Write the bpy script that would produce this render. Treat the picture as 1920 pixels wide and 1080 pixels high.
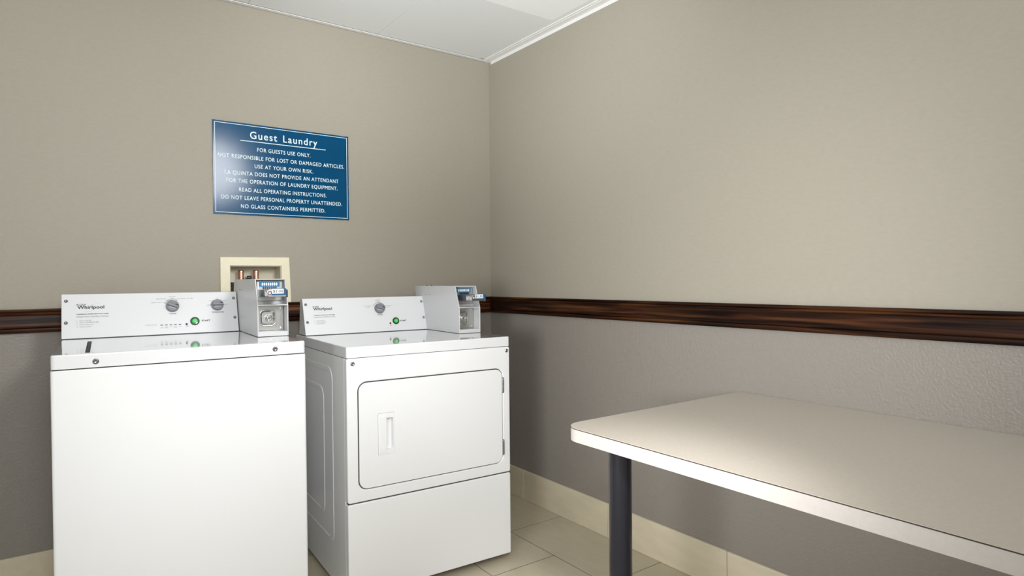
import bpy, bmesh, math, random
from mathutils import Matrix, Vector
random.seed(7)
for o in list(bpy.data.objects):
    bpy.data.objects.remove(o, do_unlink=True)
scene = bpy.context.scene
COL = scene.collection
PI = math.pi

# ------------------------------------------------------------------ camera
cam_data = bpy.data.cameras.new('camera')
cam_data.sensor_width = 36.0
cam_data.lens = 1178.12 * 36.0 / 1920.0
cam_data.clip_start = 0.05
camera = bpy.data.objects.new('camera', cam_data)
COL.objects.link(camera)
cr = Vector((0.8096062, -0.58690175, -0.0091722))
cu = Vector((0.01489952, 0.00492701, 0.99987686))
cf = Vector((0.58678429, 0.80964317, -0.01273349))
camera.matrix_world = Matrix(((cr.x, cu.x, -cf.x, -1.98878),
                              (cr.y, cu.y, -cf.y, -2.94861),
                              (cr.z, cu.z, -cf.z, 1.157),
                              (0, 0, 0, 1)))
scene.camera = camera

# ------------------------------------------------------------------ light and exposure
vs = scene.view_settings
vs.view_transform = 'Standard'
vs.look = 'None'
vs.gamma = 1.0
vs.use_curve_mapping = False
vs.exposure = 0.24
world = bpy.data.worlds.new('room_light')
scene.world = world
world.use_nodes = True
bgn = world.node_tree.nodes['Background']
bgn.inputs[0].default_value = (1.0, 0.99, 0.97, 1)
bgn.inputs[1].default_value = 0.58

def area(name, loc, target, sx, sy, power, color=(1, 1, 1)):
    l = bpy.data.lights.new(name, 'AREA')
    l.shape = 'RECTANGLE'; l.size = sx; l.size_y = sy
    l.energy = power; l.color = color
    o = bpy.data.objects.new(name, l); COL.objects.link(o)
    o.location = loc
    d = Vector(target) - Vector(loc)
    o.rotation_euler = d.to_track_quat('-Z', 'Y').to_euler()
    return o

def spot(name, loc, target, power, size_deg, blend, radius, color=(1, 1, 1)):
    l = bpy.data.lights.new(name, 'SPOT')
    l.energy = power; l.color = color; l.spot_size = math.radians(size_deg); l.spot_blend = blend
    l.shadow_soft_size = radius
    o = bpy.data.objects.new(name, l); COL.objects.link(o)
    o.location = loc
    o.rotation_euler = (Vector(target) - Vector(loc)).to_track_quat('-Z', 'Y').to_euler()
    return o

area('bounce_flash', (-1.9, -3.0, 1.75), (-1.5, -2.3, 2.38), 0.35, 0.35, 22)
spot('key_flash', (-0.9, -2.95, 2.12), (-1.85, -0.3, 1.45), 112, 68, 0.9, 0.26)
spot('camera_fill', (-2.0, -3.05, 1.40), (-1.25, -0.75, 0.35), 60, 48, 1.0, 0.10)  # added fill light at the camera, lifts the dryer's side
spot('side_flash', (-2.45, -2.5, 1.05), (0, -1.40, 0.95), 150, 62, 1.0, 0.25)
spot('ceiling_fill', (-2.25, -2.75, 0.95), (-0.6, -0.75, 2.45), 265, 46, 1.0, 0.25, (0.96, 0.98, 1))  # added spot that only brightens the ceiling
spot('table_fill', (-1.6, -2.9, 2.0), (-1.02, -2.05, 0.75), 135, 30, 1.0, 0.12, (1, 0.98, 1))  # added spot, shaped to brighten the front band of the tabletop

# ------------------------------------------------------------------ materials
MATS = {}
def mat(name, color, rough=0.5, metal=0.0, coat=0.0, spec=0.5, bump=None, mottle=None, emit=None):
    """bump=(scale, strength, distance[, detail]); mottle=(scale, amount) colour variation of the thing itself"""
    if name in MATS: return MATS[name]
    m = bpy.data.materials.new(name); m.use_nodes = True
    nt = m.node_tree; b = nt.nodes['Principled BSDF']
    b.inputs['Base Color'].default_value = (*color, 1)
    b.inputs['Roughness'].default_value = rough
    b.inputs['Metallic'].default_value = metal
    b.inputs['Coat Weight'].default_value = coat
    b.inputs['Coat Roughness'].default_value = 0.05
    b.inputs['Specular IOR Level'].default_value = spec
    tc = None
    if bump or mottle:
        tc = nt.nodes.new('ShaderNodeTexCoord')
    if bump:
        n = nt.nodes.new('ShaderNodeTexNoise'); n.inputs['Scale'].default_value = bump[0]
        n.inputs['Detail'].default_value = bump[3] if len(bump) > 3 else 3
        nt.links.new(tc.outputs['Object'], n.inputs['Vector'])
        bp = nt.nodes.new('ShaderNodeBump')
        bp.inputs['Strength'].default_value = bump[1]; bp.inputs['Distance'].default_value = bump[2]
        nt.links.new(n.outputs['Fac'], bp.inputs['Height'])
        nt.links.new(bp.outputs['Normal'], b.inputs['Normal'])
    if mottle:
        n2 = nt.nodes.new('ShaderNodeTexNoise'); n2.inputs['Scale'].default_value = mottle[0]
        n2.inputs['Detail'].default_value = 4
        nt.links.new(tc.outputs['Object'], n2.inputs['Vector'])
        mx = nt.nodes.new('ShaderNodeMix'); mx.data_type = 'RGBA'
        a = mottle[1]
        mx.inputs[6].default_value = (*[c * (1 - a) for c in color], 1)
        mx.inputs[7].default_value = (*[min(1, c * (1 + a)) for c in color], 1)
        nt.links.new(n2.outputs['Fac'], mx.inputs[0])
        nt.links.new(mx.outputs[2], b.inputs['Base Color'])
    if emit:
        b.inputs['Emission Color'].default_value = (*emit[0], 1)
        b.inputs['Emission Strength'].default_value = emit[1]
    MATS[name] = m
    return m

def wall_material():
    # vinyl wall covering: warm beige above the chair rail, greyer and pebbled below it
    m = bpy.data.materials.new('wall_covering'); m.use_nodes = True
    nt = m.node_tree; b = nt.nodes['Principled BSDF']
    tc = nt.nodes.new('ShaderNodeTexCoord')
    sp = nt.nodes.new('ShaderNodeSeparateXYZ'); nt.links.new(tc.outputs['Object'], sp.inputs[0])
    gt = nt.nodes.new('ShaderNodeMath'); gt.operation = 'GREATER_THAN'; gt.inputs[1].default_value = 1.02
    nt.links.new(sp.outputs['Z'], gt.inputs[0])
    mp = nt.nodes.new('ShaderNodeMapping'); mp.inputs['Scale'].default_value = (1, 1, 2.2)
    nt.links.new(tc.outputs['Object'], mp.inputs[0])
    n = nt.nodes.new('ShaderNodeTexNoise'); n.inputs['Scale'].default_value = 110; n.inputs['Detail'].default_value = 4
    nt.links.new(mp.outputs[0], n.inputs['Vector'])
    v = nt.nodes.new('ShaderNodeTexNoise'); v.inputs['Scale'].default_value = 120; v.inputs['Detail'].default_value = 2
    nt.links.new(tc.outputs['Object'], v.inputs['Vector'])
    mh = nt.nodes.new('ShaderNodeMix'); mh.data_type = 'FLOAT'
    nt.links.new(gt.outputs[0], mh.inputs[0]); nt.links.new(v.outputs['Fac'], mh.inputs[2]); nt.links.new(n.outputs['Fac'], mh.inputs[3])
    st = nt.nodes.new('ShaderNodeMix'); st.data_type = 'FLOAT'
    st.inputs[2].default_value = 0.5; st.inputs[3].default_value = 0.14
    nt.links.new(gt.outputs[0], st.inputs[0])
    bp = nt.nodes.new('ShaderNodeBump'); bp.inputs['Distance'].default_value = 0.004
    nt.links.new(st.outputs[0], bp.inputs['Strength'])
    nt.links.new(mh.outputs[0], bp.inputs['Height']); nt.links.new(bp.outputs['Normal'], b.inputs['Normal'])
    mc = nt.nodes.new('ShaderNodeMix'); mc.data_type = 'RGBA'
    mc.inputs[6].default_value = (*WALL_LOW, 1)
    mc.inputs[7].default_value = (*WALL_UP, 1)
    nt.links.new(gt.outputs[0], mc.inputs[0])
    n3 = nt.nodes.new('ShaderNodeTexNoise'); n3.inputs['Scale'].default_value = 45; n3.inputs['Detail'].default_value = 5
    nt.links.new(mp.outputs[0], n3.inputs['Vector'])
    ml = nt.nodes.new('ShaderNodeMapRange'); ml.inputs[3].default_value = 0.95; ml.inputs[4].default_value = 1.05
    nt.links.new(n3.outputs['Fac'], ml.inputs[0])
    mm = nt.nodes.new('ShaderNodeMix'); mm.data_type = 'RGBA'; mm.blend_type = 'MULTIPLY'; mm.inputs[0].default_value = 1
    nt.links.new(mc.outputs[2], mm.inputs[6]); nt.links.new(ml.outputs[0], mm.inputs[7])
    nt.links.new(mm.outputs[2], b.inputs['Base Color'])
    rg = nt.nodes.new('ShaderNodeMix'); rg.data_type = 'FLOAT'
    rg.inputs[2].default_value = 0.40; rg.inputs[3].default_value = 0.55
    nt.links.new(gt.outputs[0], rg.inputs[0]); nt.links.new(rg.outputs[0], b.inputs['Roughness'])
    b.inputs['Specular IOR Level'].default_value = 0.35
    return m
WALL_UP = (0.352, 0.325, 0.268)
WALL_LOW = (0.258, 0.236, 0.211)
M_WALL = wall_material()

def floor_material(name, base, bond):
    m = bpy.data.materials.new(name); m.use_nodes = True
    nt = m.node_tree; b = nt.nodes['Principled BSDF']
    tc = nt.nodes.new('ShaderNodeTexCoord')
    n = nt.nodes.new('ShaderNodeTexNoise'); n.inputs['Scale'].default_value = 9; n.inputs['Detail'].default_value = 6
    mp = nt.nodes.new('ShaderNodeMapping'); mp.inputs['Scale'].default_value = (3, 1, 3)
    nt.links.new(tc.outputs['Object'], mp.inputs[0]); nt.links.new(mp.outputs[0], n.inputs['Vector'])
    mx = nt.nodes.new('ShaderNodeMix'); mx.data_type = 'RGBA'
    mx.inputs[6].default_value = (*[c * 0.88 for c in base], 1)
    mx.inputs[7].default_value = (*[c * 1.12 for c in base], 1)
    nt.links.new(n.outputs['Fac'], mx.inputs[0])
    out = mx.outputs[2]
    if bond:
        sp = nt.nodes.new('ShaderNodeSeparateXYZ'); nt.links.new(tc.outputs['Object'], sp.inputs[0])
        ax = nt.nodes.new('ShaderNodeMath'); ax.inputs[1].default_value = 0.61 + 6.25
        ay = nt.nodes.new('ShaderNodeMath'); ay.inputs[1].default_value = 0.006 + 6.2
        nt.links.new(sp.outputs['Y'], ax.inputs[0]); nt.links.new(sp.outputs['X'], ay.inputs[0])
        cb = nt.nodes.new('ShaderNodeCombineXYZ')
        nt.links.new(ax.outputs[0], cb.inputs[0]); nt.links.new(ay.outputs[0], cb.inputs[1])
        br = nt.nodes.new('ShaderNodeTexBrick')
        br.inputs['Scale'].default_value = 1.0
        br.inputs['Brick Width'].default_value = 0.625; br.inputs['Row Height'].default_value = 0.31
        br.inputs['Mortar Size'].default_value = 0.0016; br.inputs['Mortar Smooth'].default_value = 0.2
        nt.links.new(cb.outputs[0], br.inputs['Vector'])
        m2 = nt.nodes.new('ShaderNodeMix'); m2.data_type = 'RGBA'
        nt.links.new(br.outputs['Fac'], m2.inputs[0]); nt.links.new(out, m2.inputs[6])
        m2.inputs[7].default_value = (0.055, 0.042, 0.028, 1)
        out = m2.outputs[2]
        inv = nt.nodes.new('ShaderNodeMath'); inv.operation = 'SUBTRACT'; inv.inputs[0].default_value = 1
        nt.links.new(br.outputs['Fac'], inv.inputs[1])
        bp = nt.nodes.new('ShaderNodeBump'); bp.inputs['Strength'].default_value = 0.4; bp.inputs['Distance'].default_value = 0.002
        nt.links.new(inv.outputs[0], bp.inputs['Height']); nt.links.new(bp.outputs['Normal'], b.inputs['Normal'])
    nt.links.new(out, b.inputs['Base Color'])
    b.inputs['Roughness'].default_value = 0.42
    return m
M_FLOOR = floor_material('porcelain_floor_tile', (0.50, 0.45, 0.335), True)
M_SKIRT = floor_material('porcelain_skirting_tile', (0.64, 0.575, 0.43), False)

def wood_material(axis):
    m = bpy.data.materials.new('dark_stained_wood'); m.use_nodes = True
    nt = m.node_tree; b = nt.nodes['Principled BSDF']
    tc = nt.nodes.new('ShaderNodeTexCoord')
    mp = nt.nodes.new('ShaderNodeMapping')
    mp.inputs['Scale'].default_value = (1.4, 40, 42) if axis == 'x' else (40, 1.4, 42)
    nt.links.new(tc.outputs['Object'], mp.inputs[0])
    n = nt.nodes.new('ShaderNodeTexNoise'); n.inputs['Scale'].default_value = 1.6; n.inputs['Detail'].default_value = 6
    n.inputs['Distortion'].default_value = 0.4
    nt.links.new(mp.outputs[0], n.inputs['Vector'])
    r = nt.nodes.new('ShaderNodeValToRGB')
    e = r.color_ramp.elements
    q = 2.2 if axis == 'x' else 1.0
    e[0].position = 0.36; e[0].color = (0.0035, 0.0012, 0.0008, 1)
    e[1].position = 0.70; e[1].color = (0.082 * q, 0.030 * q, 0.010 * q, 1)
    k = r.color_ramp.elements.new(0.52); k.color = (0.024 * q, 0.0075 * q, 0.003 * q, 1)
    nt.links.new(n.outputs['Fac'], r.inputs[0]); nt.links.new(r.outputs[0], b.inputs['Base Color'])
    bp = nt.nodes.new('ShaderNodeBump'); bp.inputs['Strength'].default_value = 0.12; bp.inputs['Distance'].default_value = 0.001
    nt.links.new(n.outputs['Fac'], bp.inputs['Height']); nt.links.new(bp.outputs['Normal'], b.inputs['Normal'])
    b.inputs['Roughness'].default_value = 0.33
    b.inputs['Specular IOR Level'].default_value = 0.16
    return m

ENAMEL = mat('white_enamel', (0.80, 0.81, 0.815), 0.20, coat=0.35, bump=(220, 0.015, 0.001))
ENAMEL_TOP = mat('white_enamel_glossy_top', (0.74, 0.755, 0.77), 0.07, coat=0.8)
CONSOLE = mat('white_console_panel', (0.68, 0.69, 0.705), 0.35)
SHADOWGAP = mat('gap_shade_and_fixings', (0.03, 0.03, 0.03), 0.7)  # dark colour stands in for shade in the gaps; also colours coin-box fixings
INK = mat('black_print', (0.018, 0.018, 0.022), 0.6)
INKG = mat('grey_print', (0.17, 0.17, 0.18), 0.6)
INKL = mat('pale_grey_print', (0.45, 0.46, 0.47), 0.6)
KNOB = mat('grey_plastic_knob', (0.20, 0.21, 0.23), 0.38)
KNOB_D = mat('dark_plastic', (0.028, 0.03, 0.034), 0.35)
KNOB_L = mat('pale_plastic', (0.62, 0.64, 0.66), 0.35)
GREEN = mat('green_translucent_button', (0.01, 0.30, 0.045), 0.2, coat=0.5)
GREEN_L = mat('bright_green_lens', (0.08, 0.62, 0.16), 0.2, coat=0.5)
DKGREEN = mat('dark_green_ring', (0.006, 0.028, 0.014), 0.3)
REDLED = mat('red_brown_lens', (0.10, 0.012, 0.008), 0.3)
STEEL = mat('brushed_steel', (0.50, 0.50, 0.48), 0.30, metal=1.0, bump=(160, 0.06, 0.001))
CHROME = mat('chrome', (0.72, 0.73, 0.74), 0.10, metal=1.0)
SCREW = mat('screw_metal', (0.30, 0.30, 0.31), 0.32, metal=1.0)
DARKSTEEL = mat('blue_black_steel', (0.085, 0.10, 0.135), 0.32, metal=0.6)
COINBOX = mat('grey_white_coin_box_paint', (0.60, 0.61, 0.62), 0.38, coat=0.15, bump=(300, 0.03, 0.0008))
PALE_PINK = mat('pale_pink_plastic', (0.68, 0.52, 0.52), 0.4)
BLUE = mat('bright_blue_label', (0.006, 0.20, 0.42), 0.35)
DBLUE = mat('deep_blue_label', (0.008, 0.09, 0.22), 0.35)
TAGW = mat('white_tag', (0.85, 0.88, 0.88), 0.4)
SIGNB = mat('blue_sign_panel', (0.0004, 0.063, 0.158), 0.15, spec=0.19, mottle=(14, 0.10))
SIGNW = mat('pale_sign_lettering', (0.72, 0.88, 0.90), 0.5)
SIGNEDGE = mat('dark_sign_edge', (0.012, 0.05, 0.09), 0.6)
CREAM = mat('cream_plastic', (0.80, 0.75, 0.56), 0.45, mottle=(30, 0.05))
CREAM_IN = mat('cream_plastic_inside', (0.62, 0.59, 0.47), 0.5)
COPPER = mat('copper', (0.80, 0.46, 0.36), 0.33, metal=1.0, mottle=(40, 0.25))
BRASS = mat('brass', (0.50, 0.33, 0.12), 0.3, metal=1.0)
BLACKR = mat('black_rubber', (0.02, 0.02, 0.02), 0.6)
CEIL = mat('ceiling_panel', (0.77, 0.785, 0.78), 0.8, bump=(60, 0.05, 0.002))
CEIL_B = mat('white_ceiling_tile', (0.90, 0.91, 0.90), 0.85, bump=(240, 0.25, 0.002))
CEIL_T = mat('white_ceiling_trim', (0.78, 0.78, 0.76), 0.5)
LAMINATE = mat('speckled_beige_laminate', (0.52, 0.475, 0.41), 0.36, mottle=(95, 0.10))
EDGING = mat('pale_laminate_edging', (0.52, 0.485, 0.45), 0.42, mottle=(120, 0.07))
EDGELINE = mat('dark_laminate_core', (0.035, 0.028, 0.022), 0.6)
LEGBLACK = mat('glossy_black_tube', (0.010, 0.010, 0.014), 0.25, coat=0.1, bump=(90, 0.05, 0.002))
GROUT = mat('grout', (0.16, 0.13, 0.09), 0.9)

# ------------------------------------------------------------------ mesh helpers
def obj(name, bm, mats, parent=None, smooth=None):
    me = bpy.data.meshes.new(name)
    bmesh.ops.recalc_face_normals(bm, faces=bm.faces)
    bm.to_mesh(me); bm.free()
    if not isinstance(mats, (list, tuple)): mats = [mats]
    for m in mats: me.materials.append(m)
    if smooth is not None:
        for p in me.polygons: p.use_smooth = len(p.vertices) <= 6
        me.set_sharp_from_angle(angle=math.radians(smooth))
    o = bpy.data.objects.new(name, me); COL.objects.link(o)
    if smooth is not None:
        wn = o.modifiers.new('weighted_normal', 'WEIGHTED_NORMAL'); wn.keep_sharp = True; wn.weight = 80
    if parent: o.parent = parent
    return o

def thing(name, label, cat, loc=(0, 0, 0), rz=0, group=None):
    o = bpy.data.objects.new(name, None); COL.objects.link(o)
    o.location = loc; o.rotation_euler = (0, 0, rz); o.empty_display_size = 0.1
    o['label'] = label; o['category'] = cat
    if group: o['group'] = group
    return o

def struct(o): o['kind'] = 'structure'; return o

def addm(bm, src, mtx=None, mi=0):
    """copy bmesh src into bm, through a matrix, with a material index"""
    if mtx is not None: bmesh.ops.transform(src, matrix=mtx, verts=src.verts)
    mp = {}
    for v in src.verts: mp[v] = bm.verts.new(v.co)
    for f in src.faces:
        try:
            nf = bm.faces.new([mp[v] for v in f.verts]); nf.material_index = mi + f.material_index; nf.smooth = f.smooth
        except ValueError: pass
    src.free()

def box_bm(x0, x1, y0, y1, z0, z1, bev=0.0, seg=2):
    b = bmesh.new(); bmesh.ops.create_cube(b, size=1)
    for v in b.verts:
        v.co = Vector(((x0 + x1) / 2 + v.co.x * (x1 - x0), (y0 + y1) / 2 + v.co.y * (y1 - y0), (z0 + z1) / 2 + v.co.z * (z1 - z0)))
    if bev > 0:
        bmesh.ops.bevel(b, geom=list(b.edges), offset=bev, segments=seg, profile=0.5, affect='EDGES')
    return b

def add_box(bm, x0, x1, y0, y1, z0, z1, bev=0.0, seg=2, mi=0, mtx=None):
    addm(bm, box_bm(x0, x1, y0, y1, z0, z1, bev, seg), mtx, mi)

def rr(x0, x1, y0, y1, r, n=6):
    """rounded rectangle outline, r single or 4 radii (bl, br, tr, tl), counter-clockwise"""
    if not isinstance(r, (list, tuple)): r = [r] * 4
    pts = []
    for (cx, cy, a0, rad) in ((x0 + r[0], y0 + r[0], PI, r[0]), (x1 - r[1], y0 + r[1], 1.5 * PI, r[1]),
                              (x1 - r[2], y1 - r[2], 0, r[2]), (x0 + r[3], y1 - r[3], 0.5 * PI, r[3])):
        for k in range(n + 1):
            a = a0 + 0.5 * PI * k / n
            pts.append((cx + rad * math.cos(a), cy + rad * math.sin(a)))
    return pts

def prism_bm(pts, z0, z1, bev=0.0, seg=2, bev_bottom=False):
    """outline in xy extruded z0..z1 with optional rounded top rim"""
    b = bmesh.new()
    lo = [b.verts.new((p[0], p[1], z0)) for p in pts]
    hi = [b.verts.new((p[0], p[1], z1)) for p in pts]
    n = len(pts)
    ft = b.faces.new(hi); fb = b.faces.new(lo[::-1])
    for i in range(n): b.faces.new((lo[i], lo[(i + 1) % n], hi[(i + 1) % n], hi[i]))
    b.normal_update()
    if bev > 0:
        es = list(ft.edges) + (list(fb.edges) if bev_bottom else [])
        bmesh.ops.bevel(b, geom=es, offset=bev, segments=seg, profile=0.5, affect='EDGES')
    return b

def ring_bm(outer, inner, z0, z1, bev=0.0, seg=2):
    """plate with a hole: outer and inner outlines with equal point counts"""
    b = bmesh.new(); n = len(outer); assert len(inner) == n
    V = [[b.verts.new((p[0], p[1], z)) for p in loop] for loop in (outer, inner) for z in (z0, z1)]
    o0, o1, i0, i1 = V
    rim = []
    for i in range(n):
        j = (i + 1) % n
        b.faces.new((o1[i], o1[j], i1[j], i1[i])); b.faces.new((o0[i], i0[i], i0[j], o0[j]))
        b.faces.new((o0[i], o0[j], o1[j], o1[i])); b.faces.new((i0[i], i1[i], i1[j], i0[j]))
    b.normal_update()
    if bev > 0:
        es = []
        for L in (o1, i1):
            for i in range(n):
                e = b.edges.get((L[i], L[(i + 1) % n]))
                if e: es.append(e)
        bmesh.ops.bevel(b, geom=es, offset=bev, segments=seg, profile=0.5, affect='EDGES')
    return b

def lathe_bm(prof, n=32, cap=True):
    """profile [(radius, z)] revolved about z"""
    b = bmesh.new(); rings = []
    for (r, z) in prof:
        if r < 1e-6: rings.append([b.verts.new((0, 0, z))])
        else: rings.append([b.verts.new((r * math.cos(2 * PI * k / n), r * math.sin(2 * PI * k / n), z)) for k in range(n)])
    for a, c in zip(rings, rings[1:]):
        for k in range(n):
            k2 = (k + 1) % n
            if len(a) == 1 and len(c) == 1: continue
            if len(a) == 1: b.faces.new((a[0], c[k], c[k2]))
            elif len(c) == 1: b.faces.new((a[k], a[k2], c[0]))
            else: b.faces.new((a[k], a[k2], c[k2], c[k]))
    if cap:
        if len(rings[0]) > 1: b.faces.new(rings[0][::-1])
        if len(rings[-1]) > 1: b.faces.new(rings[-1])
    return b

def tube_bm(path, r, n=10):
    b = bmesh.new(); rings = []
    path = [Vector(p) for p in path]
    for i, p in enumerate(path):
        d = (path[min(i + 1, len(path) - 1)] - path[max(i - 1, 0)]).normalized()
        up = Vector((0, 0, 1)) if abs(d.z) < 0.9 else Vector((1, 0, 0))
        s = d.cross(up).normalized(); t = s.cross(d).normalized()
        rings.append([b.verts.new(p + r * (math.cos(2 * PI * k / n) * s + math.sin(2 * PI * k / n) * t)) for k in range(n)])
    for a, c in zip(rings, rings[1:]):
        for k in range(n): b.faces.new((a[k], a[(k + 1) % n], c[(k + 1) % n], c[k]))
    b.faces.new(rings[0][::-1]); b.faces.new(rings[-1])
    return b

def extrude_profile(prof, a, b_, axis):
    """closed wall-moulding profile [(depth, z)] swept along x (back wall) or y (right wall)"""
    bm = bmesh.new()
    def P(t, d, z): return (t, -d, z) if axis == 'x' else (-d, t, z)
    A = [bm.verts.new(P(a, d, z)) for d, z in prof]; B = [bm.verts.new(P(b_, d, z)) for d, z in prof]
    n = len(prof)
    for i in range(n): bm.faces.new((A[i], A[(i + 1) % n], B[(i + 1) % n], B[i]))
    bm.faces.new(A[::-1]); bm.faces.new(B)
    return bm

_H = None
def text_bm(body, space=1.0):
    cu_ = bpy.data.curves.new('lettering_source', 'FONT'); cu_.body = body; cu_.size = 1; cu_.space_character = space
    cu_.resolution_u = 4
    o = bpy.data.objects.new('lettering_source', cu_); COL.objects.link(o)
    dg = bpy.context.evaluated_depsgraph_get(); ev = o.evaluated_get(dg)
    me = ev.to_mesh(); b = bmesh.new(); b.from_mesh(me); ev.to_mesh_clear()
    bpy.data.objects.remove(o, do_unlink=True); bpy.data.curves.remove(cu_)
    return b
def cap_height():
    global _H
    if _H is None:
        b = text_bm('H'); _H = max(v.co.y for v in b.verts) - min(0, min(v.co.y for v in b.verts)); b.free()
    return _H
def add_text(bm, body, x, y, cap, frame, width=None, align='L', space=1.0, mi=0, bold=0.0):
    """letters with baseline at (x, y), cap height cap, in the plane given by matrix frame"""
    b = text_bm(body, space)
    if not b.verts: b.free(); return
    s = cap / cap_height()
    xs = [v.co.x for v in b.verts]; x0, x1 = min(xs), max(xs)
    sx = s if width is None else width / (x1 - x0)
    w = (x1 - x0) * sx
    off = {'L': 0, 'C': -w / 2, 'R': -w}[align]
    reps = [(0, 0)] + ([(bold, 0), (0, bold), (bold, bold)] if bold else [])
    for i, (dx, dy) in enumerate(reps):
        c = b.copy()
        for v in c.verts: v.co = Vector(((v.co.x - x0) * sx + off + x + dx, v.co.y * s + y + dy, i * 0.00003))
        addm(bm, c, frame, mi)
    b.free()

def frame_mtx(origin, ux, uy):
    ux = Vector(ux).normalized(); uy = Vector(uy).normalized(); n = ux.cross(uy); o = Vector(origin)
    return Matrix(((ux.x, uy.x, n.x, o.x), (ux.y, uy.y, n.y, o.y), (ux.z, uy.z, n.z, o.z), (0, 0, 0, 1)))

def stroke(bm, pts, w, frame, mi=0, z=0.0):
    """flat line of width w through 2D points"""
    b = bmesh.new(); L = []; R = []
    for i, p in enumerate(pts):
        a = Vector(pts[max(i - 1, 0)]); c = Vector(pts[min(i + 1, len(pts) - 1)])
        d = (c - a).normalized(); nrm = Vector((-d.y, d.x)) * w / 2
        q = Vector(p)
        L.append(b.verts.new((q.x + nrm.x, q.y + nrm.y, z))); R.append(b.verts.new((q.x - nrm.x, q.y - nrm.y, z)))
    for i in range(len(pts) - 1): b.faces.new((L[i], R[i], R[i + 1], L[i + 1]))
    addm(bm, b, frame, mi)

def arc_pts(cx, cy, rx, ry, a0, a1, n=16, rot=0.0):
    out = []
    for k in range(n + 1):
        a = math.radians(a0 + (a1 - a0) * k / n); x = rx * math.cos(a); y = ry * math.sin(a)
        out.append((cx + x * math.cos(rot) - y * math.sin(rot), cy + x * math.sin(rot) + y * math.cos(rot)))
    return out

# ------------------------------------------------------------------ the room
XL, YF, ZC = -3.3, -4.6, 2.38           # left end, near end, ceiling height
VX0, VX1, VZ0, VZ1 = -1.375, -1.156, 1.055, 1.231   # opening of the valve box in the back wall

bm = bmesh.new(); add_box(bm, XL, 0.12, YF, 0.12, -0.08, 0.0); struct(obj('floor', bm, M_FLOOR))
bm = bmesh.new()   # back wall, 10 cm thick, with the valve-box opening
for (a, b_, c, d) in ((XL, VX0, 0, 2.5), (VX1, 0.12, 0, 2.5), (VX0, VX1, 0, VZ0), (VX0, VX1, VZ1, 2.5)):
    add_box(bm, a, b_, 0.0, 0.12, c, d)
struct(obj('wall_back', bm, M_WALL))
bm = bmesh.new(); add_box(bm, 0.0, 0.12, YF, 0.0, 0, 2.5); struct(obj('wall_right', bm, M_WALL))

# ceiling: lay-in panels on a 61 cm grid, one of them a whiter textured tile
bm = bmesh.new()
gx = [-0.024, -0.07]; x = -0.68
xs = [(-0.679, -0.070)]
k = -0.679
while k > XL: xs.append((k - 0.61, k)); k -= 0.61
ys = [(-0.644, -0.0235)]
k = -0.644
while k > YF: ys.append((k - 0.61, k)); k -= 0.61
for i, (a, b_) in enumerate(xs):
    for j, (c, d) in enumerate(ys):
        bright = (i == 0 and j == 1)
        g = 0.0012
        add_box(bm, max(a, XL) + g, b_ - (g if i else 0), max(c, YF) + (g if j == 0 and i else 0.0002), d, ZC + 0.004, ZC + 0.03, mi=1 if bright else 0)
add_box(bm, -0.068, 0.0, YF, -0.026, ZC + 0.007, ZC + 0.03)
add_box(bm, XL, 0.12, YF, 0.12, ZC + 0.0305, ZC + 0.08, mi=2)
struct(obj('ceiling', bm, [CEIL, CEIL_B, SHADOWGAP]))
# wall-angle trim round the ceiling
bm = bmesh.new(); add_box(bm, XL, 0, -0.024, 0, ZC - 0.001, ZC + 0.002); add_box(bm, XL, 0, -0.002, 0, ZC - 0.001, ZC + 0.02)
struct(obj('trim_3', bm, CEIL_T))
bm = bmesh.new(); add_box(bm, -0.034, 0, YF, -0.024, ZC - 0.001, ZC + 0.002); add_box(bm, -0.002, 0, YF, -0.024, ZC - 0.016, ZC + 0.02)
add_box(bm, -0.045, -0.034, YF, -0.026, ZC + 0.001, ZC + 0.006)
struct(obj('trim_4', bm, CEIL_T))

# chair rail
RT, RB = 1.065, 0.977
prof = [(0, RB), (0.010, RB), (0.0145, RB + 0.004), (0.016, RB + 0.010), (0.0145, RB + 0.0155), (0.012, RB + 0.017), (0.0165, RB + 0.0195),
        (0.0180, RB + 0.023), (0.0180, RB + 0.028), (0.0165, RB + 0.036), (0.0140, RB + 0.046), (0.0120, RB + 0.056), (0.0115, RB + 0.063),
        (0.0130, RB + 0.0665), (0.0165, RB + 0.0685), (0.0175, RB + 0.072), (0.016, RB + 0.075), (0.0135, RB + 0.0765), (0.019, RB + 0.079),
        (0.0205, RB + 0.083), (0.0195, RT - 0.001), (0.018, RT), (0, RT)]
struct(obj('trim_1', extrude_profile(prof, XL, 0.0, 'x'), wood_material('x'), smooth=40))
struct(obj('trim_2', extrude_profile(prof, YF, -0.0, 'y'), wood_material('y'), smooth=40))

# tiled skirting
bm = bmesh.new(); k = -0.012
while k > XL:
    a = max(k - 0.62, XL); add_box(bm, a + 0.001, k - 0.001, -0.011, 0, 0.0005, 0.153, 0.0012, 1); k -= 0.62
add_box(bm, XL, -0.012, -0.0085, 0, 0, 0.1515, mi=1)
struct(obj('baseboard_back', bm, [M_SKIRT, GROUT]))
bm = bmesh.new(); k = 0.31
for y1, y0 in ((-0.0115, -0.306), (-0.306, -0.930), (-0.930, -1.548), (-1.548, -2.166), (-2.166, -2.784), (-2.784, -3.4), (-3.4, -4.02), (-4.02, YF)):
    add_box(bm, -0.011, 0, y0 + 0.001, y1 - 0.001, 0.0005, 0.153, 0.0012, 1)
add_box(bm, -0.0085, 0, YF, -0.0115, 0, 0.1515, mi=1)
struct(obj('baseboard_right', bm, [M_SKIRT, GROUT]))

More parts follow.
